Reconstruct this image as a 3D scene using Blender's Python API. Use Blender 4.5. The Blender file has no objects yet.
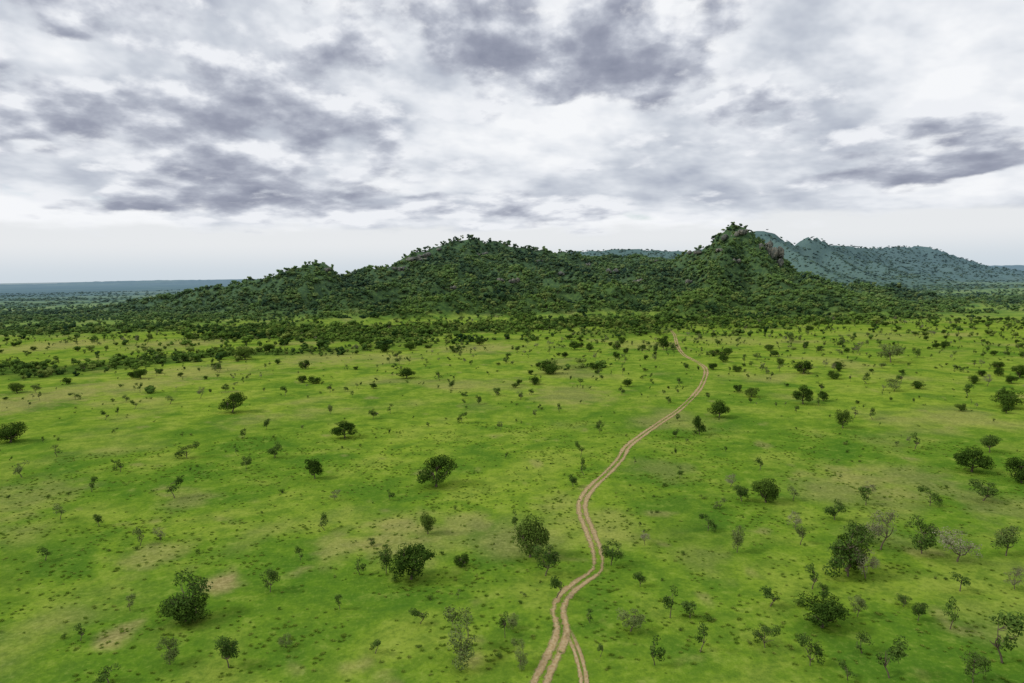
import bpy, bmesh, math, random
import numpy as np
from mathutils import Matrix, Vector

SEED = 7
rng = np.random.default_rng(SEED)
random.seed(SEED)
scene = bpy.context.scene
scene.view_settings.view_transform = 'Standard'
scene.view_settings.look = 'None'
scene.view_settings.exposure = 0

# ------------------------------------------------------------ camera
CAM_H = 50.0
F = 683.0
pitch = math.radians(5.64)
roll = math.radians(1.0)
f = np.array([0, math.cos(pitch), -math.sin(pitch)])
r0 = np.array([1.0, 0, 0])
u0 = np.array([0, math.sin(pitch), math.cos(pitch)])
ru = math.cos(roll) * r0 - math.sin(roll) * u0
uu = math.cos(roll) * u0 + math.sin(roll) * r0
cam_data = bpy.data.cameras.new("camera")
cam = bpy.data.objects.new("camera", cam_data)
scene.collection.objects.link(cam)
M = Matrix(((ru[0], uu[0], -f[0], 0), (ru[1], uu[1], -f[1], 0), (ru[2], uu[2], -f[2], CAM_H), (0, 0, 0, 1)))
cam.matrix_world = M
cam_data.lens = 24
cam_data.sensor_width = 36
cam_data.clip_start = 1
cam_data.clip_end = 300000
scene.camera = cam

def ray(px, py):
    return f + (px - 512) / F * ru + (341.5 - py) / F * uu

def gp(px, py):
    """image pixel, cast along its camera ray -> point on the plain"""
    d = ray(px, py)
    t = CAM_H / -d[2]
    return d[0] * t, d[1] * t

def sky_pt(px, py, D):
    """point on a hill crest at horizontal range D"""
    d = ray(px, py)
    t = D / math.hypot(d[0], d[1])
    return d[0] * t, d[1] * t, CAM_H + d[2] * t

# ------------------------------------------------------------ noise
_perm = np.random.default_rng(11).permutation(256)
_perm = np.concatenate([_perm, _perm])
_ang = np.random.default_rng(12).random(256) * 2 * np.pi
_gx, _gy = np.cos(_ang), np.sin(_ang)

def pn(x, y):
    xi = np.floor(x).astype(np.int64); yi = np.floor(y).astype(np.int64)
    xf = x - xi; yf = y - yi
    xi &= 255; yi &= 255
    def g(ix, iy, dx, dy):
        h = _perm[_perm[ix & 255] + (iy & 255)]
        return _gx[h] * dx + _gy[h] * dy
    u = xf * xf * xf * (xf * (xf * 6 - 15) + 10)
    v = yf * yf * yf * (yf * (yf * 6 - 15) + 10)
    a = g(xi, yi, xf, yf); b = g(xi + 1, yi, xf - 1, yf)
    c = g(xi, yi + 1, xf, yf - 1); d = g(xi + 1, yi + 1, xf - 1, yf - 1)
    return ((a * (1 - u) + b * u) * (1 - v) + (c * (1 - u) + d * u) * v) * 1.5

def fbm(x, y, o=4, ox=0.0):
    s = 0; a = 1; t = 0
    for i in range(o):
        s = s + a * pn(x + ox + 17.3 * i, y - ox + 9.1 * i); t += a
        a *= 0.5; x = x * 2.03; y = y * 2.03
    return s / t

def sstep(a, b, x):
    t = np.clip((x - a) / (b - a), 0, 1)
    return t * t * (3 - 2 * t)

# ------------------------------------------------------------ terrain
# ridge polylines: (px, py, range, width)
ridges_px = [
    # main massif
    [(100, 309, 1300, 110), (150, 300, 1260, 140), (200, 293, 1230, 150), (250, 290, 1180, 140), (285, 292, 1150, 140),
     (325, 296, 1130, 130), (350, 297, 1140, 140), (372, 292, 1150, 190),
     (388, 283, 1150, 250), (400, 274, 1150, 300), (430, 257, 1150, 370), (455, 249, 1150, 390), (475, 247, 1150, 400),
     (500, 251, 1160, 410), (525, 253, 1180, 410), (550, 254, 1200, 420), (600, 258, 1250, 430), (640, 257, 1230, 400),
     (675, 263, 1130, 330), (706, 265, 1080, 300), (736, 261, 1060, 290),
     (772, 274, 1080, 250), (800, 285, 1110, 210), (840, 294, 1160, 160), (880, 300, 1250, 120)],
    # narrow crest bumps
    [(180, 293, 1200, 70), (225, 287, 1160, 80), (262, 278, 1120, 95), (290, 268, 1100, 115), (308, 262, 1095, 115), (324, 260, 1090, 95), (333, 264, 1090, 50)],
    [(366, 286, 1140, 60), (384, 274, 1140, 75), (400, 260, 1135, 100), (412, 254, 1135, 110), (432, 244, 1140, 130), (455, 239, 1140, 140), (474, 237, 1140, 140), (490, 240, 1150, 130), (520, 247, 1160, 120), (545, 249, 1170, 120), (580, 252, 1190, 100)],
    [(680, 256, 1080, 80), (693, 249, 1070, 95), (706, 242, 1055, 95), (720, 230, 1045, 115), (731, 226, 1040, 130), (745, 226, 1040, 120), (756, 235, 1050, 105),
     (768, 246, 1060, 90), (780, 257, 1070, 85), (800, 273, 1085, 80), (825, 285, 1110, 70)],
    # spurs coming forward
    [(470, 243, 1130, 190), (452, 266, 1030, 150), (425, 290, 920, 110), (400, 308, 850, 80)],
    [(402, 268, 1140, 110), (385, 287, 1040, 110), (370, 302, 960, 90)],
    [(560, 260, 1150, 160), (585, 275, 1020, 140), (600, 292, 900, 110), (610, 306, 830, 80)],
    [(500, 251, 1140, 150), (520, 273, 1010, 130), (530, 297, 880, 100)],
    [(640, 261, 1180, 160), (652, 277, 1020, 130), (660, 296, 890, 100)],
    [(318, 272, 1085, 80), (300, 290, 1030, 90), (270, 303, 970, 80)],
    [(736, 232, 1035, 110), (722, 262, 960, 105), (705, 286, 870, 100), (690, 303, 800, 80)],
    [(740, 236, 1035, 100), (765, 268, 970, 95), (790, 290, 900, 90), (810, 303, 850, 60)],
    # far blue range
    [(540, 256, 2750, 400), (575, 251, 2750, 420), (610, 249, 2700, 430), (640, 249, 2700, 430), (690, 251, 2650, 450),
     (730, 242, 2600, 400), (757, 239, 2600, 350), (785, 247, 2650, 380), (801, 251, 2700, 400),
     (828, 253, 2750, 400), (845, 254, 2900, 450), (870, 254, 3050, 450), (900, 254, 3200, 450),
     (930, 256, 3400, 450), (950, 260, 3450, 420), (968, 265, 3500, 400), (1000, 270, 3550, 350), (1030, 273, 3600, 250)],
    [(745, 231, 2550, 190), (757, 228, 2550, 200), (768, 229, 2550, 210), (782, 237, 2560, 200), (800, 246, 2600, 180)],
    [(796, 243, 2620, 150), (808, 235, 2620, 190), (818, 237, 2640, 190), (830, 244, 2680, 210), (846, 245, 2800, 250), (870, 248, 3000, 270)],
    [(868, 248, 3100, 260), (895, 246, 3200, 280), (915, 246, 3300, 270), (930, 246, 3300, 260), (944, 251, 3350, 240), (960, 257, 3400, 220), (980, 263, 3450, 200), (1005, 269, 3500, 150)],
    [(770, 236, 2500, 160), (790, 248, 2400, 200), (815, 264, 2200, 200), (840, 278, 2050, 160)],
    [(830, 250, 2650, 160), (845, 262, 2450, 160), (870, 276, 2250, 130)],
    [(860, 257, 2900, 230), (885, 267, 2550, 220), (905, 277, 2300, 180)],
    # very distant low relief
    [(-300, 287, 11000, 1200), (60, 283.5, 11000, 1500), (100, 280.5, 11000, 1300), (150, 279.5, 11000, 1500), (210, 279, 11000, 1500), (330, 277, 11000, 1500)],
    [(-60, 290, 6500, 700), (30, 288, 6500, 900), (120, 287, 6500, 700)],
    [(940, 267, 9000, 900), (1000, 264, 9000, 1200), (1100, 262, 9000, 1400), (1300, 259, 9000, 1400)],
]
ridges = []
for R in ridges_px:
    ridges.append([sky_pt(a, b, d) + (w,) for a, b, d, w in R])

def hill(x, y):
    out = np.zeros_like(x)
    rr = np.hypot(x, y)
    idx = np.nonzero(rr > 480)[0]
    if len(idx) == 0:
        return out
    X = x[idx]; Y = y[idx]
    wx = fbm(X / 160, Y / 160, 3, 3.1); wy = fbm(X / 60, Y / 60, 3, 8.7)
    best = np.zeros_like(X); bs = np.ones_like(X)
    for R in ridges:
        for (ax, ay, az, aw), (bx, by, bz, bw) in zip(R[:-1], R[1:]):
            dx, dy = bx - ax, by - ay
            L2 = dx * dx + dy * dy
            t = np.clip(((X - ax) * dx + (Y - ay) * dy) / L2, 0, 1)
            d = np.hypot(X - ax - t * dx, Y - ay - t * dy)
            h = az + t * (bz - az); w = aw + t * (bw - aw)
            s = d / w
            s = np.clip(s * (1 + 0.45 * wx * np.minimum(s * 3, 1) + 0.25 * wy * np.minimum(s * 3, 1)), 0, 1)
            v = h * ((1 - s) ** 1.40) * (1 - 0.25 * s)
            m = v > best
            best = np.where(m, v, best); bs = np.where(m, s, bs)
    k = best / (best + 14)
    am = np.clip(0.30 + bs * 3.0, 0, 1)
    g1_ = 1 - np.abs(fbm(X / 130, Y / 130, 3, 5.5)) * 2.4
    g2_ = 1 - np.abs(fbm(X / 55, Y / 55, 3, 15.5)) * 2.4
    near = 1 - 0.5 * sstep(1800, 2400, np.hypot(X, Y))
    best = best + k * near * (fbm(X / 40, Y / 40, 3, 1.7) * 6 + am * ((g1_ - 0.6) * 24 + (g2_ - 0.6) * 8))
    out[idx] = np.maximum(best, 0)
    return out

def height(x, y):
    x = np.atleast_1d(np.asarray(x, float)); y = np.atleast_1d(np.asarray(y, float))
    r = np.hypot(x, y)
    base = 0.7 * fbm(x / 140, y / 140, 2) + 2.2 * fbm(x / 420, y / 420, 2, 4.4) * sstep(300, 900, r)
    return base + hill(x, y)

def h1(x, y):
    return float(height(x, y)[0])

def hit(px, py, tmin=650, tmax=3500):
    d = ray(px, py); hd = math.hypot(d[0], d[1])
    D = np.arange(tmin, tmax, 3.0)
    t = D / hd
    X = d[0] * t; Y = d[1] * t; Z = CAM_H + d[2] * t
    H = height(X, Y)
    k = np.nonzero(H > Z)[0]
    if len(k) == 0:
        return None
    return X[k[0]], Y[k[0]], H[k[0]]

# belts of thick woodland on the plain: polyline + halfwidth + strength
belts_px = [
    ([(-60, 374), (10, 372), (70, 369), (130, 362), (190, 359), (250, 354)], 22, 0.9),
    ([(-80, 333), (60, 331), (160, 328), (260, 331), (330, 338), (400, 338)], 38, 0.7),
    ([(-80, 316), (60, 318), (160, 315), (260, 316)], 90, 0.75),
    ([(250, 330), (340, 334), (430, 331), (520, 326), (620, 321), (700, 319), (780, 316), (850, 310), (930, 303), (1100, 298)], 55, 1.0),
    ([(600, 332), (660, 324), (760, 324), (850, 320), (950, 312)], 35, 0.50),
    ([(330, 350), (400, 345), (470, 340)], 25, 0.4),
]
belts = [([gp(a, b) for a, b in P], w, s) for P, w, s in belts_px]

def forest(x, y, hh=None):
    if hh is None:
        hh = hill(x, y)
    r = np.hypot(x, y)
    n = fbm(x / 70, y / 70, 4, 21.0)
    m = sstep(1.5, 7, hh + n * 7)
    for P, w, s in belts:
        dm = np.full_like(x, 1e9)
        for (ax, ay), (bx, by) in zip(P[:-1], P[1:]):
            dx, dy = bx - ax, by - ay
            t = np.clip(((x - ax) * dx + (y - ay) * dy) / (dx * dx + dy * dy), 0, 1)
            dm = np.minimum(dm, np.hypot(x - ax - t * dx, y - ay - t * dy))
        q = dm / w + n * 1.9
        m = np.maximum(m, s * (1 - sstep(0.5, 1.5, q)))
    far = sstep(900, 1500, r) * sstep(-0.12, 0.16, fbm(x / 420, y / 260, 4, 33.0))
    return np.clip(np.maximum(m, far * 0.9), 0, 1)

dry_px = [(225, 581, 3.2, 1.0), (120, 635, 3.0, .8), (395, 537, 9, .6), (150, 556, 6, .5), (190, 498, 6, .4), (20, 500, 14, .35), (860, 482, 12, .5), (905, 478, 10, .4),
          (500, 385, 16, .35), (570, 395, 18, .45), (250, 420, 12, .3), (700, 560, 6, .25), (470, 525, 7, .5), (560, 505, 7, .35), (340, 545, 6, .5), (640, 345, 22, .4), (735, 340, 30, .35),
          (1000, 505, 8, .35), (480, 348, 30, .5), (60, 395, 26, .6), (0, 408, 22, .6), (130, 386, 26, .5), (200, 372, 30, .5), (330, 358, 34, .5), (60, 345, 40, .6), (180, 343, 40, .55), (880, 335, 30, .3), (660, 470, 8, .3)]
dry_w = [gp(a, b) + (r_, s) for a, b, r_, s in dry_px]

def build_ground():
    az = np.concatenate([np.arange(-180, -50, 4.0), np.arange(-50, 50, 0.2), np.arange(50, 180, 4.0)])
    az = np.radians(az)
    rs = [20.0]
    while rs[-1] < 100000:
        r_ = rs[-1]
        k = 1.012 if r_ < 480 else 1.008 if r_ < 4000 else 1.04
        rs.append(r_ * k)
    rs = np.array(rs)
    A, Rr = np.meshgrid(az, rs)
    x = (np.sin(A) * Rr).ravel(); y = (np.cos(A) * Rr).ravel()
    na, nr = len(az), len(rs)
    hh = hill(x, y)
    z = height(x, y)
    i = np.arange(nr - 1)[:, None]; j = np.arange(na)[None, :]
    j2 = (j + 1) % na
    q = np.stack([i * na + j, i * na + j2, (i + 1) * na + j2, (i + 1) * na + j], -1).reshape(-1, 4)
    q = q[:, ::-1]
    nv = len(x)
    co = np.stack([x, y, z], 1)
    co = np.vstack([co, [[0, 0, float(z[:na].mean())]]])
    fan = np.stack([np.arange(na), np.full(na, nv), (np.arange(na) + 1) % na], 1)
    me = bpy.data.meshes.new("ground")
    me.vertices.add(nv + 1); me.vertices.foreach_set("co", co.astype(np.float32).ravel())
    nl = q.size + fan.size
    me.loops.add(nl)
    me.loops.foreach_set("vertex_index", np.concatenate([q.ravel(), fan.ravel()]).astype(np.int32))
    me.polygons.add(len(q) + len(fan))
    st = np.concatenate([np.arange(len(q)) * 4, len(q) * 4 + np.arange(len(fan)) * 3])
    me.polygons.foreach_set("loop_start", st.astype(np.int32))
    me.update(calc_edges=True)
    me.validate()
    for p in (me.polygons,):
        p.foreach_set("use_smooth", np.ones(len(p), dtype=bool))
    fo = forest(x, y, hh)
    dr = np.zeros_like(x)
    nn = fbm(x / 6, y / 6, 3, 40.0); nn2 = fbm(x / 40, y / 40, 3, 50.0)
    for bx, by, br, bs in dry_w:
        d = np.hypot(x - bx, (y - by) / 1.3) / br
        dr = np.maximum(dr, bs * (1 - sstep(0.3, 1.3, d + nn * 0.9 + nn2 * 0.5)))
    dr = np.maximum(dr, 0.46 * sstep(0.10, 0.48, fbm(x / 50, y / 50, 4, 60.0)))
    dr = np.maximum(dr, 0.50 * sstep(0.34, 0.6, fbm(x / 11, y / 11, 3, 66.0)))
    for nm, arr in (("forest", fo), ("dry", dr)):
        at = me.attributes.new(nm, 'FLOAT', 'POINT')
        at.data.foreach_set("value", np.append(arr, 0).astype(np.float32))
    ob = bpy.data.objects.new("ground", me)
    scene.collection.objects.link(ob)
    return ob

# ------------------------------------------------------------ node helpers
class E:
    """small expression wrapper over math nodes"""
    def __init__(s, nt, sock): s.nt = nt; s.s = sock
    def _op(s, op, *others, clamp=False):
        n = s.nt.nodes.new('ShaderNodeMath'); n.operation = op; n.use_clamp = clamp
        for i, o in enumerate((s,) + others):
            if isinstance(o, E): s.nt.links.new(o.s, n.inputs[i])
            else: n.inputs[i].default_value = float(o)
        return E(s.nt, n.outputs[0])
    def __add__(s, o): return s._op('ADD', o)
    __radd__ = __add__
    def __sub__(s, o): return s._op('SUBTRACT', o)
    def __rsub__(s, o): return (s * -1.0) + o
    def __mul__(s, o): return s._op('MULTIPLY', o)
    __rmul__ = __mul__
    def __truediv__(s, o): return s._op('DIVIDE', o)
    def pow(s, o): return s._op('POWER', o)
    def max(s, o): return s._op('MAXIMUM', o)
    def min(s, o): return s._op('MINIMUM', o)
    def exp(s): return s._op('EXPONENT')
    def abs(s): return s._op('ABSOLUTE')
    def clamp(s): return s._op('ADD', 0.0, clamp=True)
    def smooth(s, a, b, lo=0.0, hi=1.0):
        n = s.nt.nodes.new('ShaderNodeMapRange'); n.interpolation_type = 'SMOOTHSTEP'
        s.nt.links.new(s.s, n.inputs[0])
        for i, v in enumerate((a, b, lo, hi)): n.inputs[i + 1].default_value = v
        return E(s.nt, n.outputs[0])

def noise(nt, vec, scale, detail=4, rough=0.5, dist=0.0, out='Fac', typ=None, lac=2.0):
    n = nt.nodes.new('ShaderNodeTexNoise')
    n.inputs['Scale'].default_value = scale; n.inputs['Detail'].default_value = detail
    n.inputs['Roughness'].default_value = rough; n.inputs['Distortion'].default_value = dist
    n.inputs['Lacunarity'].default_value = lac
    nt.links.new(vec, n.inputs['Vector'])
    return E(nt, n.outputs[out])

def mix(nt, fac, a, b, mode='MIX'):
    n = nt.nodes.new('ShaderNodeMix'); n.data_type = 'RGBA'; n.blend_type = mode
    if isinstance(fac, E): nt.links.new(fac.s, n.inputs[0])
    else: n.inputs[0].default_value = fac
    for k, v in ((6, a), (7, b)):
        if isinstance(v, (tuple, list)): n.inputs[k].default_value = (*v, 1)
        else: nt.links.new(v, n.inputs[k])
    return n.outputs[2]

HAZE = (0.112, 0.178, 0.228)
def haze_tint(nt, col, L=2200.0):  # distance haze painted into the base colour, measured from the world origin
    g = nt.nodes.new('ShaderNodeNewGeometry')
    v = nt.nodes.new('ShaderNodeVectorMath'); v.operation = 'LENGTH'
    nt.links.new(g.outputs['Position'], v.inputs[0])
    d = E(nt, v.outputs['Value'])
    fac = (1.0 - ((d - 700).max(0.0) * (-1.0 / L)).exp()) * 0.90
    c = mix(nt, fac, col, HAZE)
    return mix(nt, d.smooth(4000, 30000) * 0.7, c, (0.23, 0.28, 0.30))  # paler far haze, likewise mixed into the colour

def new_mat(name):
    m = bpy.data.materials.new(name); m.use_nodes = True
    nt = m.node_tree; nt.nodes.clear()
    out = nt.nodes.new('ShaderNodeOutputMaterial')
    return m, nt, out

def diffuse(nt, col, normal=None):
    b = nt.nodes.new('ShaderNodeBsdfDiffuse')
    nt.links.new(col, b.inputs['Color'])
    if normal is not None: nt.links.new(normal, b.inputs['Normal'])
    return b.outputs[0]

def bump(nt, h, strength, dist):
    b = nt.nodes.new('ShaderNodeBump'); b.inputs['Strength'].default_value = strength
    b.inputs['Distance'].default_value = dist
    nt.links.new(h.s, b.inputs['Height'])
    return b.outputs[0]

# ---- ground material
def ground_material():
    m, nt, out = new_mat("grassland")
    g = nt.nodes.new('ShaderNodeNewGeometry'); P = g.outputs['Position']
    def attr(n):
        a = nt.nodes.new('ShaderNodeAttribute'); a.attribute_name = n
        return E(nt, a.outputs['Fac'])
    v = nt.nodes.new('ShaderNodeVectorMath'); v.operation = 'LENGTH'
    nt.links.new(P, v.inputs[0]); D = E(nt, v.outputs['Value'])
    n80 = noise(nt, P, 0.009, 4, 0.55, 0.4)
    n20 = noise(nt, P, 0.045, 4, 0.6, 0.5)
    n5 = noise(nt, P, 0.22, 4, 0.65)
    n1 = noise(nt, P, 1.3, 4, 0.75)
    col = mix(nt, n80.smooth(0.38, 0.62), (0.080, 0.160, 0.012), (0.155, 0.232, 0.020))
    col = mix(nt, D.smooth(130, 420) * 0.5, col, (0.190, 0.255, 0.030))  # brighter mid-field, darker near: partly cloud shade put into the grass colour
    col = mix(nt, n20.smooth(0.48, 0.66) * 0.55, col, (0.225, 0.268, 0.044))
    col = mix(nt, n20.smooth(0.52, 0.34) * 0.70, col, (0.046, 0.118, 0.011))  # dark patches, here and next: grass mottling plus painted cloud shade
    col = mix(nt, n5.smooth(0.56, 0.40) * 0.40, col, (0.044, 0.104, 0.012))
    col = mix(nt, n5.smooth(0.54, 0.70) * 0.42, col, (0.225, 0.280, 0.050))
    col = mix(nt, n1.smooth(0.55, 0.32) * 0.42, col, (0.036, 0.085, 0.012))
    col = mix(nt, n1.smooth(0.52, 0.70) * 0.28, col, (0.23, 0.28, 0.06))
    dry = attr('dry')
    dcol = mix(nt, n1.smooth(0.4, 0.65), (0.25, 0.18, 0.088), (0.32, 0.265, 0.125))
    col = mix(nt, (dry * (0.40 + n1 * 1.0)).clamp() * 0.78, col, dcol)
    # distant plain: patchwork
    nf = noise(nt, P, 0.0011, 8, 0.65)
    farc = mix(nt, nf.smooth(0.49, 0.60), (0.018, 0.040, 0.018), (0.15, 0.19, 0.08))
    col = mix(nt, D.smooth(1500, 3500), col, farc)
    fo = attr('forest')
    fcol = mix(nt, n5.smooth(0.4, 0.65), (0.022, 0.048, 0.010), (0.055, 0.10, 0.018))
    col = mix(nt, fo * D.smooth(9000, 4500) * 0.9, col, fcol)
    col = haze_tint(nt, col)
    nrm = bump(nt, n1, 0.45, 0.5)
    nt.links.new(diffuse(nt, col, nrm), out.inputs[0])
    return m

def leaf_material(name, dark, light, accent, acc=0.3, transl=0.25, patch=0.0):
    m, nt, out = new_mat(name)
    g = nt.nodes.new('ShaderNodeNewGeometry')
    oi = nt.nodes.new('ShaderNodeObjectInfo')
    rnd = E(nt, oi.outputs['Random'])
    isl = E(nt, g.outputs['Random Per Island'])
    n = noise(nt, g.outputs['Position'], 0.9 if not patch else 0.016, 2 if not patch else 4, 0.6)
    fac = (isl * 0.38 + n.smooth(0.38, 0.62) * (0.35 + patch) + rnd * 0.42 - 0.05 - patch * 0.4).clamp()
    col = mix(nt, fac, dark, light)
    col = mix(nt, rnd.smooth(0.70, 0.95) * acc, col, accent)
    col = haze_tint(nt, col)
    b = diffuse(nt, col)
    if transl:
        t = nt.nodes.new('ShaderNodeBsdfTranslucent'); nt.links.new(col, t.inputs[0])
        ms = nt.nodes.new('ShaderNodeMixShader'); ms.inputs[0].default_value = transl
        nt.links.new(b, ms.inputs[1]); nt.links.new(t.outputs[0], ms.inputs[2])
        b = ms.outputs[0]
    nt.links.new(b, out.inputs[0])
    return m

def bark_material():
    m, nt, out = new_mat("bark")
    g = nt.nodes.new('ShaderNodeNewGeometry')
    n = noise(nt, g.outputs['Position'], 6, 3, 0.6)
    col = mix(nt, n, (0.05, 0.037, 0.025), (0.17, 0.14, 0.10))
    nt.links.new(diffuse(nt, haze_tint(nt, col)), out.inputs[0])
    return m

def rock_material():
    m, nt, out = new_mat("granite")
    g = nt.nodes.new('ShaderNodeNewGeometry'); P = g.outputs['Position']
    n = noise(nt, P, 0.12, 6, 0.65, 0.5); n2 = noise(nt, P, 0.7, 5, 0.6)
    col = mix(nt, n.smooth(0.35, 0.65), (0.10, 0.10, 0.085), (0.27, 0.235, 0.18))
    col = mix(nt, n2.smooth(0.60, 0.42) * 0.7, col, (0.045, 0.055, 0.035))
    nt.links.new(diffuse(nt, haze_tint(nt, col), bump(nt, n + n2, 0.8, 1.5)), out.inputs[0])
    return m

def track_material():
    m, nt, out = new_mat("packed_earth")
    g = nt.nodes.new('ShaderNodeNewGeometry'); P = g.outputs['Position']
    uv = nt.nodes.new('ShaderNodeUVMap'); uv.uv_map = "UVMap"
    sp = nt.nodes.new('ShaderNodeSeparateXYZ'); nt.links.new(uv.outputs[0], sp.inputs[0])
    u = E(nt, sp.outputs[0])
    dens = E(nt, sp.outputs[1])
    n = noise(nt, P, 0.45, 5, 0.7); n2 = noise(nt, P, 2.2, 4, 0.6); n3 = noise(nt, P, 0.05, 3, 0.5)
    a = (u * 2.0 - 1.0).abs()
    rut = (a - 0.46).abs()
    q = rut + (n - 0.5) * 0.95 + (n2 - 0.5) * 0.7 + (n3 - 0.5) * 0.9
    mask = q.smooth(0.42, 0.12) * a.smooth(1.0, 0.8)
    mask = (mask * dens.smooth(0.0, 1.0)).clamp()
    col = mix(nt, n2.smooth(0.35, 0.65), (0.25, 0.18, 0.085), (0.38, 0.30, 0.17))
    col = mix(nt, n.smooth(0.6, 0.4) * 0.4, col, (0.18, 0.135, 0.07))
    b = diffuse(nt, haze_tint(nt, col))
    tr = nt.nodes.new('ShaderNodeBsdfTransparent')
    ms = nt.nodes.new('ShaderNodeMixShader')
    nt.links.new(mask.s, ms.inputs[0]); nt.links.new(tr.outputs[0], ms.inputs[1]); nt.links.new(b, ms.inputs[2])
    nt.links.new(ms.outputs[0], out.inputs[0])
    return m

M_ground = ground_material()
M_leaf = leaf_material("dark_foliage", (0.016, 0.038, 0.007), (0.070, 0.125, 0.018), (0.11, 0.16, 0.03), 0.5)
M_leafl = leaf_material("light_foliage", (0.026, 0.062, 0.012), (0.100, 0.165, 0.03), (0.17, 0.21, 0.07), 0.7)
M_leafd = leaf_material("dry_foliage", (0.11, 0.12, 0.06), (0.25, 0.25, 0.15), (0.30, 0.28, 0.20), 0.5)
M_leaff = leaf_material("forest_foliage", (0.011, 0.031, 0.010), (0.100, 0.170, 0.028), (0.18, 0.21, 0.05), 0.5, 0.0, 0.40)
M_grass = leaf_material("tussock_grass", (0.07, 0.145, 0.012), (0.17, 0.24, 0.030), (0.23, 0.27, 0.06), 0.5)
M_shrub = leaf_material("shrub_foliage", (0.040, 0.090, 0.012), (0.12, 0.185, 0.03), (0.17, 0.21, 0.05), 0.5)
M_bark = bark_material()
M_rock = rock_material()
M_track = track_material()

ground = build_ground()
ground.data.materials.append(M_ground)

# ------------------------------------------------------------ tree meshes
def tube(V, Fc, pts, rad, n=5):
    base = len(V)
    pts = [np.array(p, float) for p in pts]
    for i, p in enumerate(pts):
        d = pts[min(i + 1, len(pts) - 1)] - pts[max(i - 1, 0)]
        d /= np.linalg.norm(d) + 1e-9
        a = np.cross(d, [0.3, 0.9, 0.1]); a /= np.linalg.norm(a) + 1e-9
        b = np.cross(d, a)
        for k in range(n):
            t = 2 * math.pi * k / n
            V.append(tuple(p + rad[i] * (math.cos(t) * a + math.sin(t) * b)))
    for i in range(len(pts) - 1):
        for k in range(n):
            k2 = (k + 1) % n
            Fc.append((base + i * n + k, base + i * n + k2, base + (i + 1) * n + k2, base + (i + 1) * n + k))

def cards(c, nrm, size, R, asp=0.62):
    N = len(c)
    n = nrm + R.normal(size=(N, 3)) * 0.55
    n /= np.linalg.norm(n, axis=1, keepdims=True) + 1e-9
    t = R.normal(size=(N, 3)); u = np.cross(n, t); u /= np.linalg.norm(u, axis=1, keepdims=True) + 1e-9
    v = np.cross(n, u)
    s = (size * R.uniform(0.6, 1.3, N))[:, None]
    q = np.stack([c - u * s, c + v * s * asp, c + u * s, c - v * s * asp], 1)
    return q.reshape(-1, 3)

def blob_points(center, rad, N, R, shell=0.45):
    d = R.normal(size=(N, 3)); d /= np.linalg.norm(d, axis=1, keepdims=True)
    rr = (shell + (1 - shell) * R.random(N) ** 0.6)[:, None]
    return center + d * rr * rad, d

def limb(p0, p1, R, sag=0.08, n=4):
    p0 = np.array(p0); p1 = np.array(p1)
    out = []
    L = np.linalg.norm(p1 - p0)
    o = R.normal(size=3) * L * sag
    for i in range(n):
        t = i / (n - 1)
        out.append(p0 + (p1 - p0) * t + o * math.sin(math.pi * t) + np.array([0, 0, -L * 0.1 * math.sin(math.pi * t)]))
    return out

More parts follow.
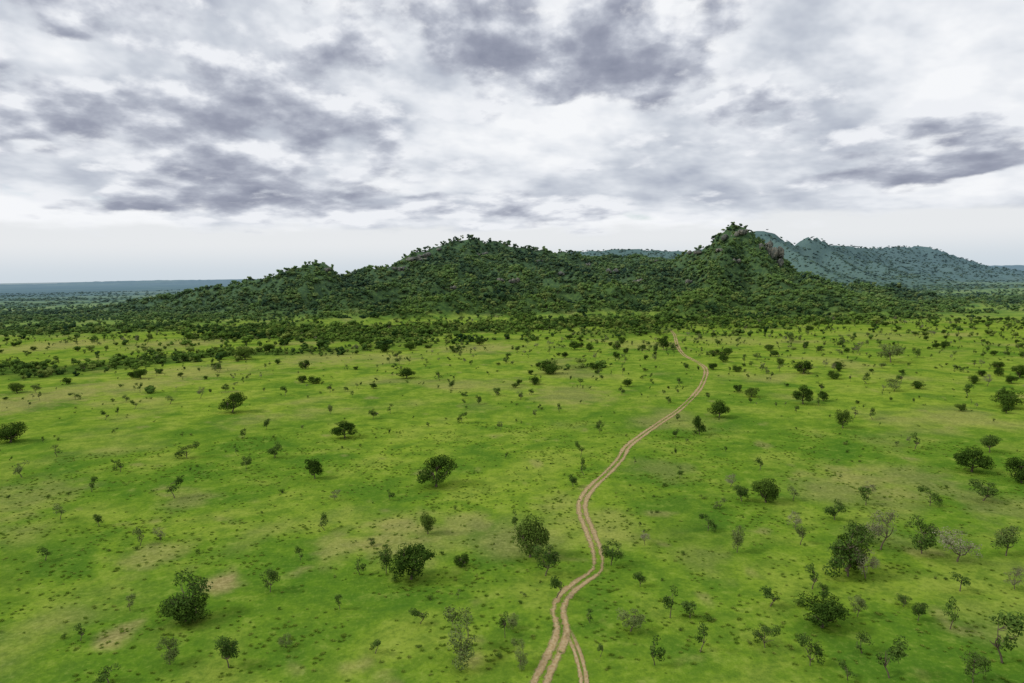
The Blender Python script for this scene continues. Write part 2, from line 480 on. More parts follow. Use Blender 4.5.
def make_tree(name, kind, seed):
    R = np.random.default_rng(seed)
    V = []; Fb = []
    C = []; Nn = []; S = []
    lean = R.normal(size=2) * (0.06 if kind != 'sapling' else 0.10)
    if kind == 'dense':
        th = R.uniform(0.16, 0.28); nb = R.integers(18, 26); cw = R.uniform(0.46, 0.58); leaf = 0.027; nl = 330; cb = (0.13, 0.24)
    elif kind == 'airy':
        th = R.uniform(0.14, 0.30); nb = R.integers(16, 24); cw = R.uniform(0.34, 0.50); leaf = 0.025; nl = 145; cb = (0.08, 0.17)
    elif kind == 'sapling':
        th = R.uniform(0.20, 0.42); nb = R.integers(8, 13); cw = R.uniform(0.20, 0.32); leaf = 0.033; nl = 85; cb = (0.08, 0.16)
    else:
        th = R.uniform(0.18, 0.3); nb = R.integers(16, 22); cw = R.uniform(0.42, 0.55); leaf = 0.018; nl = 90; cb = (0.10, 0.16)
    top = np.array([lean[0], lean[1], th])
    tr = 0.032 if kind in ('dense',) else 0.017
    tube(V, Fb, [(0, 0, -0.05), (lean[0] * .4, lean[1] * .4, th * .5), top], [tr * 1.25, tr, tr * .8], 7)
    forks = []
    for k in range(4):
        a = 2 * math.pi * (k + R.random() * .7) / 4
        e = top + np.array([math.cos(a) * cw * .42, math.sin(a) * cw * .42, (1 - th) * R.uniform(.1, .42)])
        pts = limb(top, e, R)
        tube(V, Fb, pts, np.linspace(tr * .75, tr * .45, 4), 5)
        forks.append(e)
    forks.append(top + np.array([0, 0, (1 - th) * .45]))
    tube(V, Fb, [top, forks[-1]], [tr * .75, tr * .4], 5)
    zlow = 0.10 if kind == 'dense' else th * 0.7
    ex = R.normal(size=2) * 0.12
    for k in range(nb):
        for _ in range(20):
            d = R.normal(size=3); d /= np.linalg.norm(d)
            rr = R.uniform(0.35, 1) ** 0.7
            zc = (zlow + 0.93) / 2; zh = (0.93 - zlow) / 2
            p = np.array([d[0] * cw * rr * .82 + ex[0] * d[2], d[1] * cw * rr * .82 + ex[1] * d[2], zc + d[2] * zh * rr * .88])
            if kind != 'dense' and p[2] < 0.32 and R.random() < .4: continue
            break
        br = R.uniform(*cb)
        fk = min(forks, key=lambda q: np.linalg.norm(q - p))
        tube(V, Fb, limb(fk, p, R, .1), np.linspace(tr * .42, tr * .12, 4), 4)
        N = int(nl * (br / cb[1]) ** 2 * R.uniform(.7, 1.2))
        rad = br * np.array([1.15, 1.15, R.uniform(.65, .95)])
        P, D = blob_points(p, rad, N, R)
        C.append(P)
        out = (p - np.array([0, 0, zc - .1])); out = out / (np.linalg.norm(out) + 1e-6)
        Nn.append(D * .6 + out * .5 + np.array([0, 0, .35]))
        S.append(np.full(N, leaf))
        if kind in ('bare', 'airy'):
            for _ in range(4 if kind == 'airy' else 9):
                d = R.normal(size=3); d[2] = abs(d[2]) * .8; d /= np.linalg.norm(d)
                tube(V, Fb, [p, p + d * br * .6 + R.normal(size=3) * .01, p + d * br * 1.35], [tr * .16, tr * .1, tr * .05], 3)
    C = np.vstack(C); Nn = np.vstack(Nn); S = np.concatenate(S)
    C[:, 2] = np.maximum(C[:, 2], 0.01)
    q = cards(C, Nn, S, R)
    return mesh_from(name, V, Fb, q, M_bark, {'dense': M_leaf, 'airy': M_leafl, 'sapling': M_leafl, 'bare': M_leafd}[kind])

def mesh_from(name, V, Fb, q, mb, ml, lumps=None):
    nb = len(V)
    Va = np.vstack([np.array(V).reshape(-1, 3), q]) if nb else q
    fq = (nb + np.arange(len(q)).reshape(-1, 4)).tolist()
    faces = list(Fb) + fq
    me = bpy.data.meshes.new(name)
    me.from_pydata(Va.tolist(), [], faces)
    me.materials.append(mb); me.materials.append(ml)
    nbark = lumps if lumps is not None else len(Fb)
    mi = np.ones(len(me.polygons), dtype=np.int32); mi[:nbark] = 0
    me.polygons.foreach_set("material_index", mi)
    me.update()
    return me

def ico(sub):
    bm = bmesh.new(); bmesh.ops.create_icosphere(bm, subdivisions=sub, radius=1)
    v = np.array([x.co[:] for x in bm.verts]); fc = [tuple(y.index for y in x.verts) for x in bm.faces]
    bm.free()
    return v, fc
ICO2 = ico(2); ICO3 = ico(3)

def vnoise3(p, s, off):
    return (pn(p[:, 0] * s + off, p[:, 1] * s + off * 1.7) + pn(p[:, 1] * s - off, p[:, 2] * s + off * .6) + pn(p[:, 2] * s + off * 2, p[:, 0] * s - off)) / 2

def make_far_tree(name, seed, ncards=170):
    R = np.random.default_rng(seed)
    V = []; Fb = []
    tube(V, Fb, [(0, 0, -.1), (R.normal() * .02, 0, .35)], [.035, .025], 4)
    nbark = len(Fb)
    nb = R.integers(4, 7); Q = []
    for k in range(nb):
        a = R.random() * 6.28; rr = R.uniform(.05, .30)
        c = np.array([math.cos(a) * rr, math.sin(a) * rr, R.uniform(.20, .78)])
        br = R.uniform(.16, .25)
        v = ICO2[0] * (1 + 0.35 * vnoise3(ICO2[0], 1.7, R.random() * 50)[:, None]) * br * np.array([1.05, 1.05, .95]) * .85 + c
        b0 = len(V); V += [tuple(x) for x in v]
        Fb += [tuple(i + b0 for i in t) for t in ICO2[1]]
        N = ncards // nb
        P, D = blob_points(c, br * np.array([1.2, 1.2, 1.05]), N, R, .7)
        Q.append(cards(P, D + np.array([0, 0, .3]), np.full(N, .055), R, .8))
    return mesh_from(name, V, Fb, np.vstack(Q), M_bark, M_leaff, nbark)

def make_shrub(name, seed):
    R = np.random.default_rng(seed)
    V = []; Fb = []; Q = []
    for k in range(R.integers(4, 7)):
        a = R.random() * 6.28; rr = R.uniform(.05, .45)
        c = np.array([math.cos(a) * rr, math.sin(a) * rr, R.uniform(.25, .7)])
        tube(V, Fb, [(0, 0, -.05), c], [.02, .008], 4)
        P, D = blob_points(c, np.array([.32, .32, .26]), 80, R, .3)
        Q.append(cards(P, D + np.array([0, 0, .4]), np.full(80, .06), R))
    return mesh_from(name, V, Fb, np.vstack(Q), M_bark, M_shrub)

def make_tussock(name, seed):
    R = np.random.default_rng(seed)
    N = 40
    a = R.random(N) * 6.28; r = R.random(N) * .35
    b = np.stack([np.cos(a) * r, np.sin(a) * r, np.zeros(N)], 1)
    tip = b + np.stack([np.cos(a) * R.uniform(.1, .5, N), np.sin(a) * R.uniform(.1, .5, N), R.uniform(.35, .9, N)], 1)
    side = np.stack([-np.sin(a + R.normal(size=N)), np.cos(a), np.zeros(N)], 1) * .06
    mid = (b + tip) / 2 + np.array([0, 0, .12])
    q = np.stack([b - side * .4 - [0, 0, .05], mid - side, tip, mid + side], 1).reshape(-1, 3)
    return mesh_from(name, [], [], q, M_bark, M_grass)

def proto_collection(name, meshes):
    c = bpy.data.collections.new(name)
    for i, me in enumerate(meshes):
        c.objects.link(bpy.data.objects.new(me.name, me))
    return c

dense = [make_tree(f"dense_tree_mesh_{i}", 'dense', 100 + i) for i in range(7)]
airy = [make_tree(f"airy_tree_mesh_{i}", 'airy', 200 + i) for i in range(8)]
sapl = [make_tree(f"sapling_mesh_{i}", 'sapling', 300 + i) for i in range(7)]
bare = [make_tree(f"dry_tree_mesh_{i}", 'bare', 400 + i) for i in range(3)]
far = [make_far_tree(f"forest_tree_mesh_{i}", 500 + i) for i in range(8)]
shr = [make_shrub(f"shrub_mesh_{i}", 600 + i) for i in range(5)]
tus = [make_tussock(f"tussock_mesh_{i}", 700 + i) for i in range(5)]

def scatter(name, coll, nvar, x, y, sx, sz, sink=0.0):
    N = len(x)
    z = height(x, y) - sink
    me = bpy.data.meshes.new(name)
    me.vertices.add(N)
    me.vertices.foreach_set("co", np.stack([x, y, z], 1).astype(np.float32).ravel())
    a = me.attributes.new("scl", 'FLOAT_VECTOR', 'POINT')
    a.data.foreach_set("vector", np.stack([sx, sx * rng.uniform(.85, 1.15, N), sz], 1).astype(np.float32).ravel())
    a = me.attributes.new("rot", 'FLOAT_VECTOR', 'POINT')
    a.data.foreach_set("vector", np.stack([rng.normal(size=N) * .05, rng.normal(size=N) * .05, rng.random(N) * 6.283], 1).astype(np.float32).ravel())
    a = me.attributes.new("vid", 'INT', 'POINT')
    a.data.foreach_set("value", rng.integers(0, nvar, N).astype(np.int32))
    me.update()
    ob = bpy.data.objects.new(name, me)
    scene.collection.objects.link(ob)
    ng = bpy.data.node_groups.new(name + "_nodes", 'GeometryNodeTree')
    ng.interface.new_socket("Geometry", in_out='INPUT', socket_type='NodeSocketGeometry')
    ng.interface.new_socket("Geometry", in_out='OUTPUT', socket_type='NodeSocketGeometry')
    gi = ng.nodes.new('NodeGroupInput'); go = ng.nodes.new('NodeGroupOutput')
    ip = ng.nodes.new('GeometryNodeInstanceOnPoints')
    ci = ng.nodes.new('GeometryNodeCollectionInfo'); ci.inputs['Collection'].default_value = coll
    ci.inputs['Separate Children'].default_value = True; ci.inputs['Reset Children'].default_value = True
    ip.inputs['Pick Instance'].default_value = True
    def na(n, t):
        q = ng.nodes.new('GeometryNodeInputNamedAttribute'); q.data_type = t; q.inputs[0].default_value = n
        return q.outputs[0]
    ng.links.new(gi.outputs[0], ip.inputs['Points'])
    ng.links.new(ci.outputs[0], ip.inputs['Instance'])
    ng.links.new(na('vid', 'INT'), ip.inputs['Instance Index'])
    ng.links.new(na('rot', 'FLOAT_VECTOR'), ip.inputs['Rotation'])
    ng.links.new(na('scl', 'FLOAT_VECTOR'), ip.inputs['Scale'])
    ng.links.new(ip.outputs[0], go.inputs[0])
    md = ob.modifiers.new("scatter", 'NODES'); md.node_group = ng
    print("SCATTER", name, N)
    return ob

def polar_pts(N, r1, r2, a=44):
    r = np.sqrt(rng.uniform(r1 * r1, r2 * r2, N)); t = np.radians(rng.uniform(-a, a, N))
    return np.sin(t) * r, np.cos(t) * r

# ------------------------------------------------------------ dirt track
def catmull(P, step=1.5):
    P = [np.array(p) for p in P]
    P = [2 * P[0] - P[1]] + P + [2 * P[-1] - P[-2]]
    out = []
    for i in range(1, len(P) - 2):
        n = max(2, int(np.linalg.norm(P[i + 1] - P[i]) / step))
        for k in range(n):
            t = k / n
            out.append(0.5 * ((2 * P[i]) + (-P[i - 1] + P[i + 1]) * t + (2 * P[i - 1] - 5 * P[i] + 4 * P[i + 1] - P[i + 2]) * t * t + (-P[i - 1] + 3 * P[i] - 3 * P[i + 1] + P[i + 2]) * t ** 3))
    out.append(P[-2])
    return np.array(out)

track_lines = []
def ribbon(px, width, lift, name, fade=(0, 0)):
    C = catmull([gp(a, b) for a, b in px])
    track_lines.append(C)
    T = np.gradient(C, axis=0); T /= np.linalg.norm(T, axis=1, keepdims=True)
    Nn = np.stack([-T[:, 1], T[:, 0]], 1)
    na = 9
    us = np.linspace(0, 1, na)
    X = C[:, None, 0] + Nn[:, None, 0] * (us - .5)[None] * width
    Y = C[:, None, 1] + Nn[:, None, 1] * (us - .5)[None] * width
    Z = height(X.ravel(), Y.ravel()) + lift
    co = np.stack([X.ravel(), Y.ravel(), Z], 1)
    L = len(C)
    faces = [(i * na + j, i * na + j + 1, (i + 1) * na + j + 1, (i + 1) * na + j) for i in range(L - 1) for j in range(na - 1)]
    me = bpy.data.meshes.new(name); me.from_pydata(co.tolist(), [], faces)
    s = np.concatenate([[0], np.cumsum(np.linalg.norm(np.diff(C, axis=0), axis=1))])
    dens = np.ones(L)
    if fade[0]: dens *= np.clip(s / fade[0], 0, 1)
    if fade[1]: dens *= np.clip((s[-1] - s) / fade[1], 0, 1)
    uvl = me.uv_layers.new(name="UVMap")
    vi = np.zeros(len(me.loops), dtype=np.int32); me.loops.foreach_get("vertex_index", vi)
    uvs = np.stack([us[vi % na], dens[vi // na]], 1)
    uvl.data.foreach_set("uv", uvs.astype(np.float32).ravel())
    me.materials.append(M_track)
    me.update()
    ob = bpy.data.objects.new(name, me)
    if me.polygons[0].normal.z < 0: me.flip_normals()
    scene.collection.objects.link(ob)
    return ob

main_px = [(522, 740), (536, 698), (546, 672), (558, 648), (562, 630), (558, 612), (566, 596), (584, 581), (597, 571), (597, 552), (590, 532), (583, 514), (583, 500),
           (593, 486), (606, 474), (620, 459), (628, 446), (646, 432), (662, 421), (680, 409), (694, 396), (702, 385), (706, 371), (698, 363), (684, 355), (678, 347), (676, 340), (674, 334), (668, 328)]
ribbon(main_px, 3.1, 0.05, "dirt_track", (0, 60))
ribbon([(564, 625), (571, 640), (576, 652), (581, 668), (584, 690), (580, 730)], 1.5, 0.06, "dirt_track", (8, 2))

def track_dist(x, y):
    d = np.full_like(x, 1e9)
    for C in track_lines:
        for p in C[::2]:
            d = np.minimum(d, np.hypot(x - p[0], y - p[1]))
    return d

# ------------------------------------------------------------ individually placed trees
# (px, py of foot, apparent height, apparent width, kind)
T = [
    (411, 580, 38, 46, 'd'), (436, 487, 31, 38, 'd'), (530, 558, 42, 36, 'd'), (545, 577, 36, 32, 'a'), (386, 574, 30, 20, 'a'), (462, 568, 15, 17, 'd'),
    (187, 619, 44, 42, 'a'), (186, 620, 24, 46, 'd'), (270, 592, 26, 20, 'a'), (229, 668, 34, 28, 'a'), (428, 534, 22, 18, 'd'), (315, 478, 22, 18, 'd'), (232, 412, 19, 24, 'd'),
    (345, 437, 17, 24, 'd'), (550, 374, 15, 26, 'd'), (406, 378, 11, 18, 'd'), (305, 369, 10, 12, 'd'), (10, 443, 18, 26, 'd'), (141, 379, 10, 15, 'd'), (17, 393, 9, 15, 'd'),
    (462, 422, 12, 9, 'a'), (373, 418, 12, 10, 'a'), (246, 470, 17, 11, 'a'), (600, 433, 15, 11, 'a'), (719, 417, 17, 20, 'd'), (700, 434, 18, 13, 'd'), (803, 404, 18, 18, 'd'),
    (803, 374, 14, 18, 'd'), (766, 502, 26, 28, 'd'), (742, 501, 18, 22, 'a'), (848, 577, 46, 42, 'a'), (846, 572, 34, 38, 'd'), (822, 629, 28, 46, 'd'), (880, 550, 38, 36, 'b'),
    (866, 580, 30, 30, 'b'), (957, 562, 30, 38, 'b'), (922, 554, 32, 32, 'a'), (972, 471, 21, 28, 'd'), (983, 500, 20, 26, 'a'), (1006, 556, 28, 26, 'a'), (1010, 407, 16, 26, 'd'),
    (1022, 482, 22, 24, 'd'), (891, 363, 20, 24, 'a'), (843, 427, 18, 15, 'd'), (737, 553, 28, 18, 'a'), (708, 531, 18, 14, 'a'), (640, 588, 17, 14, 'a'), (611, 566, 28, 24, 'a'),
    (630, 634, 24, 32, 'a'), (670, 620, 30, 14, 's'), (461, 662, 46, 42, 'a'), (170, 664, 26, 22, 'a'), (175, 498, 20, 12, 's'), (22, 478, 16, 10, 's'), (57, 457, 11, 8, 's'),
    (187, 458, 15, 18, 'a'), (275, 457, 16, 16, 'a'), (1003, 664, 44, 24, 's'), (973, 684, 30, 24, 'a'), (862, 655, 18, 14, 's'), (810, 668, 32, 20, 'a'), (770, 608, 20, 16, 's'), (286, 648, 14, 14, 'a'),
    (375, 655, 16, 12, 's'), (109, 683, 18, 16, 's'), (497, 396, 10, 12, 'a'), (479, 404, 10, 9, 'a'), (627, 387, 8, 12, 'd'), (664, 350, 14, 12, 'd'), (656, 356, 16, 8, 'a'), (791, 342, 10, 10, 'a'),
    (724, 358, 10, 14, 'd'), (757, 360, 8, 9, 'a'), (917, 358, 10, 10, 'a'), (1020, 378, 12, 14, 'd'), (901, 384, 10, 8, 's'), (867, 384, 10, 8, 's'), (465, 398, 8, 8, 'a'), (915, 448, 16, 10, 's'),
    (990, 452, 18, 20, 'a'), (930, 505, 18, 16, 'a'), (866, 505, 18, 12, 's'), (793, 500, 14, 10, 's'), (760, 470, 14, 8, 's'), (680, 478, 12, 8, 's'), (720, 508, 10, 12, 'a'), (835, 520, 20, 20, 'a'), (858, 545, 24, 24, 'a'),
    (800, 545, 24, 10, 's'), (812, 590, 26, 14, 's'), (765, 650, 26, 22, 'a'), (700, 655, 30, 14, 's'), (690, 620, 18, 16, 's'), (960, 592, 16, 14, 's'), (918, 622, 20, 16, 'a'), (950, 630, 26, 12, 's'), (890, 680, 36, 20, 's'),
    (515, 532, 22, 8, 's'), (556, 600, 26, 14, 's'), (360, 575, 18, 10, 's'), (325, 530, 16, 10, 's'), (390, 500, 12, 8, 's'), (120, 472, 12, 8, 's'), (92, 492, 14, 7, 's'), (60, 520, 14, 9, 's'), (140, 545, 16, 9, 's'), (45, 560, 12, 10, 's'),
    (300, 560, 14, 8, 's'), (505, 640, 26, 10, 's'), (420, 625, 18, 14, 's'), (520, 668, 24, 20, 'a'), (600, 660, 16, 8, 's'), (655, 668, 30, 14, 's'), (590, 625, 14, 10, 's'), (130, 610, 14, 9, 's'), (80, 640, 16, 10, 's'), (340, 610, 16, 8, 's'),
    (600, 378, 12, 6, 's'), (590, 352, 9, 9, 'd'), (617, 350, 8, 10, 'd'), (575, 350, 9, 12, 'd'), (385, 352, 10, 12, 'd'), (365, 346, 8, 12, 'd'), (410, 350, 9, 14, 'd'), (480, 345, 8, 12, 'd'), (270, 352, 9, 14, 'd'), (245, 360, 12, 20, 'd'), (225, 392, 8, 8, 'a'),
    (170, 404, 8, 8, 's'), (105, 420, 9, 6, 's'), (75, 400, 7, 8, 'a'), (285, 395, 10, 6, 's'), (330, 392, 9, 7, 's'), (440, 380, 9, 8, 's'), (520, 400, 10, 6, 's'), (560, 412, 9, 6, 's'), (500, 430, 12, 6, 's'),
    (795, 530, 18, 18, 'b'), (868, 498, 16, 16, 'b'), (645, 545, 14, 14, 'b'), (1015, 590, 20, 18, 'b'), (160, 540, 14, 12, 'b'), (335, 500, 12, 12, 'b'),
]
kinds = {'d': (dense, 'broadleaf_tree'), 'a': (airy, 'savanna_tree'), 's': (sapl, 'sapling_tree'), 'b': (bare, 'dry_tree')}
placed = []
for i, (px, py, hp, wp, k) in enumerate(T):
    x, y = gp(px, py)
    D = math.sqrt(x * x + y * y + CAM_H ** 2)
    hm = hp / F * D * 1.03; wm = wp / F * D
    pool, nm = kinds[k]
    me = pool[(i * 3 + i // 5) % len(pool)]
    wd = {'d': 1.16, 'a': 0.96, 's': 0.58, 'b': 1.05}[k]
    ob = bpy.data.objects.new(nm, me)
    sx = wm / wd
    ob.location = (x, y, h1(x, y) - .02)
    ob.rotation_euler = (random.gauss(0, .03), random.gauss(0, .03), random.random() * 6.28)
    ob.scale = (sx, sx, hm)
    scene.collection.objects.link(ob)
    placed.append((x, y, wm / 2 + 1.5))
placed = np.array(placed)

def clear(x, y, trees=True, td=3.0):
    ok = track_dist(x, y) > td
    if trees:
        for a, b, r_ in placed:
            ok &= np.hypot(x - a, y - b) > r_
    return ok

# ------------------------------------------------------------ scattered growth on the plain
c_small = proto_collection("small_tree_types", [m.copy() for m in airy[:6] + sapl + bare[:1]])
c_dot = proto_collection("bush_types", [m.copy() for m in dense[:3]])
c_far = proto_collection("forest_tree_types", far)
c_shr = proto_collection("shrub_types", shr)
c_tus = proto_collection("tussock_types", tus)

x, y = polar_pts(9000, 72, 760)
r = np.hypot(x, y)
dn = sstep(-.2, .35, fbm(x / 45, y / 45, 3, 71.0))
prob = (0.10 + 0.46 * dn) * (0.42 + 1.05 * sstep(150, 600, r)) * (1 + .6 * (x > 0))
keep = (rng.random(len(x)) < prob * .60) & clear(x, y)
x, y = x[keep], y[keep]
s = rng.gamma(2.0, 1.05, len(x)) + 0.6
s = np.minimum(s, 5.6)
scatter("scattered_savanna_trees", c_small, 14, x, y, s * rng.uniform(.6, 1.3, len(x)), s)

x, y = polar_pts(800, 280, 800)
keep = (rng.random(len(x)) < .25 + .45 * (x > 0)) & clear(x, y)
x, y = x[keep], y[keep]
s = rng.uniform(1.4, 4.6, len(x))
scatter("scattered_bushes", c_dot, 3, x, y, s * rng.uniform(.9, 1.5, len(x)), s)

x, y = polar_pts(3000, 70, 520)
keep = (rng.random(len(x)) < .05 + .7 * sstep(-.1, .4, fbm(x / 25, y / 25, 3, 81.0))) & clear(x, y, False, 2.6)
x, y = x[keep], y[keep]
s = rng.gamma(2.2, .22, len(x)) + .2
scatter("low_shrubs", c_shr, 5, x, y, s * 1.4, s)

x, y = polar_pts(20000, 68, 230)
keep = (rng.random(len(x)) < .05 + .8 * sstep(-.25, .45, fbm(x / 14, y / 14, 3, 91.0))) & clear(x, y, False, 1.6)
x, y = x[keep], y[keep]
s = rng.uniform(.2, .5, len(x))
scatter("grass_tussocks", c_tus, 5, x, y, s * 1.5, s * .55)

# ------------------------------------------------------------ rock outcrops
rocks = [(773, 256, 10, 17, .9), (766, 248, 8, 10, 1), (778, 266, 7, 10, 1), (744, 234, 9, 8, 1), (727, 241, 8, 7, 1), (720, 252, 6, 5, 1), (414, 262, 16, 8, 1), (402, 270, 10, 7, 1), (424, 257, 10, 6, 1), (478, 255, 9, 6, 1), (505, 283, 8, 8, 1), (612, 272, 9, 6, 1),
         (640, 283, 7, 6, 1), (700, 254, 8, 6, 1), (560, 276, 7, 5, 1), (327, 271, 8, 5, 1), (455, 290, 6, 5, 1), (690, 283, 6, 5, 1), (540, 262, 7, 5, 1), (590, 265, 6, 5, 1), (735, 262, 5, 6, 1), (440, 252, 7, 5, 1), (655, 262, 7, 5, 1)]
rock_xy = []
for i, (px, py, w, h, _) in enumerate(rocks):
    p = hit(px, py)
    if p is None: continue
    R = np.random.default_rng(900 + i)
    V = []; Fc = []
    for k in range(9):
        v = ICO3[0].copy()
        v = v * (1 + .34 * vnoise3(v, 1.3, R.random() * 90)[:, None] + .16 * vnoise3(v, 4.0, R.random() * 90)[:, None])
        # flatten facets for blocky granite
        for _ in range(5):
            n = R.normal(size=3); n[2] *= .4; n /= np.linalg.norm(n)
            dd = v @ n; over = np.maximum(dd - .68, 0)
            v = v - over[:, None] * n * .9
        c = np.array([R.normal() * w * .65, R.normal() * w * .35, R.uniform(-.1, .45) * h])
        v = v * np.array([w, w, h]) * R.uniform(.2, .55) + c
        b0 = len(V); V += v.tolist(); Fc += [tuple(q + b0 for q in t) for t in ICO3[1]]
    me = bpy.data.meshes.new("rock_outcrop"); me.from_pydata(V, [], Fc); me.materials.append(M_rock)
    ob = bpy.data.objects.new("rock_outcrop", me); ob.location = (p[0], p[1], p[2])
    scene.collection.objects.link(ob)
    rock_xy.append((p[0], p[1], w * .75))

# ------------------------------------------------------------ forest
x, y = polar_pts(76000, 330, 1400, 42)
hh = hill(x, y)
fo = forest(x, y, hh)
keep = rng.random(len(x)) < fo * (.50 + .3 * sstep(-.3, .3, fbm(x / 30, y / 30, 3, 130.)) + .3 * sstep(30, 60, hh))
for a, b, r_ in rock_xy:
    keep &= ~((np.hypot(x - a, (y - b)) < r_) & (y < b + 3) & (rng.random(len(x)) < .85))
    keep &= ~((np.abs(x - a) < r_ * .8) & (y < b) & (y > b - 16) & (rng.random(len(x)) < .65))
x, y, hh = x[keep], y[keep], hh[keep]
s = (2.6 + rng.gamma(2.2, 1.3, len(x))) * (0.75 + .25 * sstep(0, 20, hh))
s = np.minimum(s, np.where(hh > 60, 6.4, 9.5))
scatter("hill_forest", c_far, 8, x, y, s * rng.uniform(1.0, 1.4, len(x)), s, .8)

# open woodland around the forest margins and right-hand plain
x, y = polar_pts(22000, 520, 1700, 42)
hh = hill(x, y)
dn = sstep(-.3, .3, fbm(x / 80, y / 80, 3, 101.0))
keep = rng.random(len(x)) < (.04 + .24 * dn) * (.6 + .7 * sstep(650, 1000, np.hypot(x, y)))
keep &= clear(x, y, False, 4) & (hh < 15)
x, y = x[keep], y[keep]
s = rng.uniform(2.0, 6.0, len(x))
scatter("open_woodland", c_far, 8, x, y, s * 1.25, s, .2)

# far woodland
x, y = polar_pts(52000, 1400, 3900, 40)
hh = hill(x, y)
fo = forest(x, y, hh)
keep = rng.random(len(x)) < (fo * .35 + .03 + .55 * sstep(8, 25, hh)) * (1 - .5 * ((hh < 8) & (np.hypot(x, y) > 2600)))
x, y = x[keep], y[keep]; hh = hh[keep]
s = rng.uniform(4, 8, len(x))
scatter("far_woodland", c_far, 8, x, y, s * 1.7, s * .8, 1.6)

# ------------------------------------------------------------ sky and light
SUN_EL, SUN_AZ = math.radians(40), math.radians(-98)   # azimuth clockwise from +Y
w = bpy.data.worlds.new("World"); scene.world = w; w.use_nodes = True
try:
    w.cycles.sampling_method = 'NONE'
except Exception as e:
    print("ws", e)
nt = w.node_tree; nt.nodes.clear()
wo = nt.nodes.new('ShaderNodeOutputWorld'); bg = nt.nodes.new('ShaderNodeBackground')
nt.links.new(bg.outputs[0], wo.inputs[0])
sk = nt.nodes.new('ShaderNodeTexSky'); sk.sky_type = 'NISHITA'; sk.sun_disc = False
sk.sun_elevation = SUN_EL; sk.sun_rotation = SUN_AZ
tc = nt.nodes.new('ShaderNodeTexCoord')
sp = nt.nodes.new('ShaderNodeSeparateXYZ'); nt.links.new(tc.outputs['Generated'], sp.inputs[0])
dx, dy, dz = [E(nt, sp.outputs[i]) for i in range(3)]
az = dx._op('ARCTAN2', dy)
el = dz._op('ARCSINE')
hz_ = (dx * dx + dy * dy).max(1e-4).pow(0.5)
cx = dx / hz_; cy = dy / hz_
def shell(off=0.0, sh=0.0, k=0.10, R=3.0, V=2.1, shear=0.0):
    lv = (el.max(0.0) + (k + off))._op('LOGARITHM', math.e) * V
    c = nt.nodes.new('ShaderNodeCombineXYZ')
    nt.links.new((cx * R + sh).s, c.inputs[0]); nt.links.new((cy * R + sh).s, c.inputs[1])
    nt.links.new((lv + az * shear).s, c.inputs[2])
    return c.outputs[0]
def voro(P, sc, det=1):
    n = nt.nodes.new('ShaderNodeTexVoronoi'); n.feature = 'F1'
    n.inputs['Scale'].default_value = sc
    n.inputs['Detail'].default_value = det; n.inputs['Roughness'].default_value = 0.5
    nt.links.new(P, n.inputs['Vector'])
    return E(nt, n.outputs['Distance'])
def bump_ae(ax, ex, wa, we, amp):
    a = (az - math.atan((ax - 512) / F)) * (1 / wa); e = (el - (274 - ex) / F) * (1 / we)
    return ((a * a + e * e) * -1.0).exp() * amp
def bsum(L):
    B = None
    for q in L:
        b = bump_ae(*q); B = b if B is None else B + b
    return B
def ramp(fac, st):
    cr = nt.nodes.new('ShaderNodeValToRGB'); nt.links.new(fac.s, cr.inputs[0])
    els = cr.color_ramp.elements
    while len(els) < len(st): els.new(0.5)
    for e, (p, c) in zip(els, st): e.position = p; e.color = (*c, 1)
    return cr.outputs[0]
# back layer: bright broken overcast
def backn(off, det):
    P = shell(off, 7.3, shear=0.5)
    return noise(nt, P, 0.9, 2, 0.5) * 0.45 + noise(nt, P, 2.4, det, 0.57) * 0.55
b0 = backn(0, 6); b1 = backn(0.020, 4)
Bb = bsum([(200, 130, .35, .10, .08), (870, 60, .32, .12, -.05), (545, 140, .10, .05, -.14), (90, 95, .07, .02, -.10), (30, 190, .09, .018, -.10)])
lb = (b0 - 0.5) * 1.9 + 0.46 + Bb - (b0 - b1) * 2.0
back = ramp(lb, [(0.30, (0.92, 0.935, 0.96)), (0.45, (0.78, 0.81, 0.86)), (0.58, (0.60, 0.64, 0.71)), (0.75, (0.42, 0.46, 0.55))])
skc = nt.nodes.new('ShaderNodeVectorMath'); skc.operation = 'SCALE'; nt.links.new(sk.outputs[0], skc.inputs[0]); skc.inputs['Scale'].default_value = 0.13
gap = (b0 + bsum([(870, 2, .10, .03, -.14)])).smooth(0.38, 0.30) * 0.55
back = mix(nt, gap, back, skc.outputs[0])
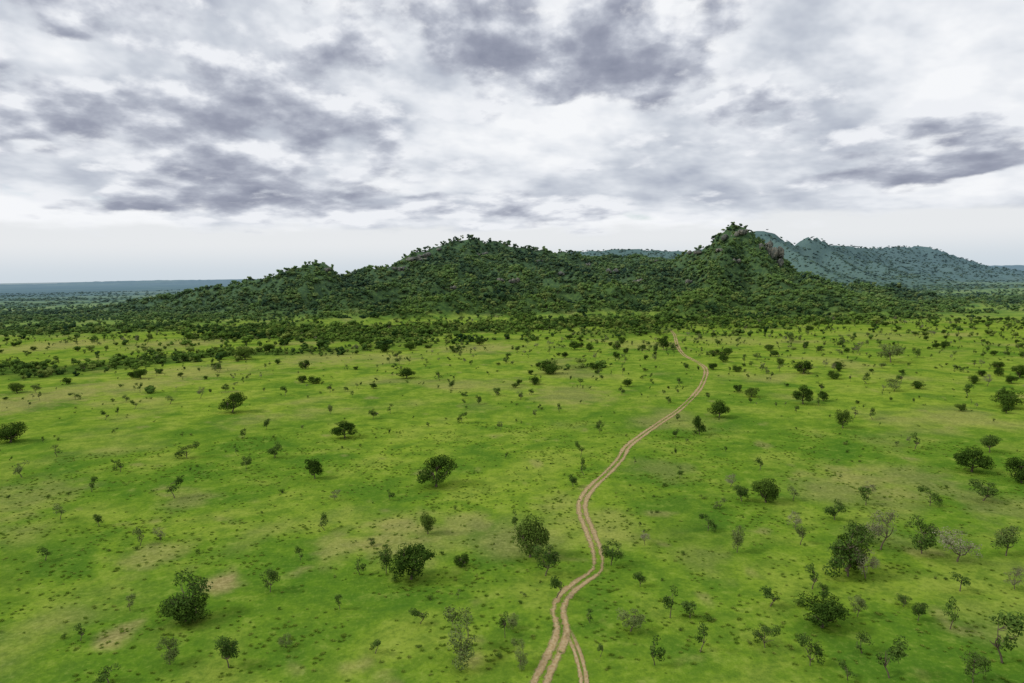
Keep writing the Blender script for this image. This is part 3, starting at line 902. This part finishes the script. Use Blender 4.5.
# front layer: dark stratocumulus masses with softly lit upper rims
def frontn(off, det):
    P = shell(off)
    return noise(nt, P, 1.0, 2, 0.5) * 0.46 + noise(nt, P, 2.8, det, 0.59) * 0.46 + (0.75 - voro(P, 4.2, 1)) * 0.13
f0 = frontn(0, 7); f1 = frontn(0.020, 5)
Bf = bsum([(150, 135, .40, .075, .22), (430, 60, .28, .075, .20), (380, 205, .38, .026, .24), (0, 30, .22, .09, .14), (820, 195, .15, .014, .16), (980, 190, .10, .012, .18), (620, 80, .16, .07, .15), (750, 130, .15, .05, .06),
           (90, 97, .07, .018, -.28), (545, 145, .085, .036, -.38), (30, 192, .09, .014, -.32), (920, 60, .22, .09, -.14), (640, 192, .10, .014, -.10), (270, 6, .10, .02, -.14)])
df = (f0 - 0.5) * 1.7 + 0.42 + Bf
alpha = df.smooth(0.38, 0.53)
lf = df - (f0 - f1) * 2.7
front = ramp(lf, [(0.36, (0.86, 0.88, 0.92)), (0.47, (0.63, 0.66, 0.73)), (0.57, (0.45, 0.48, 0.56)), (0.70, (0.325, 0.35, 0.435)), (0.95, (0.215, 0.238, 0.32))])
col = mix(nt, alpha, back, front)
# bright clear strip beneath the cloud deck
deck = (el + (f0 - 0.5) * 0.09 + az * 0.004).smooth(0.054, 0.070)
hz = mix(nt, el.smooth(0.0, 0.05), (0.62, 0.69, 0.75), (0.80, 0.82, 0.84))
hz = mix(nt, (df.smooth(0.45, 0.75)) * el.smooth(0.01, 0.05) * 0.35, hz, (0.55, 0.60, 0.68))
col = mix(nt, deck, hz, col)
# overhead the deck is thinner and brighter
over = el.smooth(0.42, 0.9)
col = mix(nt, over, col, (1.14, 1.17, 1.22))
nt.links.new(col, bg.inputs[0]); bg.inputs[1].default_value = 1.0

sl = bpy.data.lights.new("sun", 'SUN'); sl.energy = 2.3; sl.angle = math.radians(8); sl.color = (1, .95, .86)
so = bpy.data.objects.new("sun", sl); scene.collection.objects.link(so)
sd = Vector((math.sin(SUN_AZ) * math.cos(SUN_EL), math.cos(SUN_AZ) * math.cos(SUN_EL), math.sin(SUN_EL)))
so.rotation_euler = sd.to_track_quat('Z', 'Y').to_euler()
so.location = (0, 0, 400)
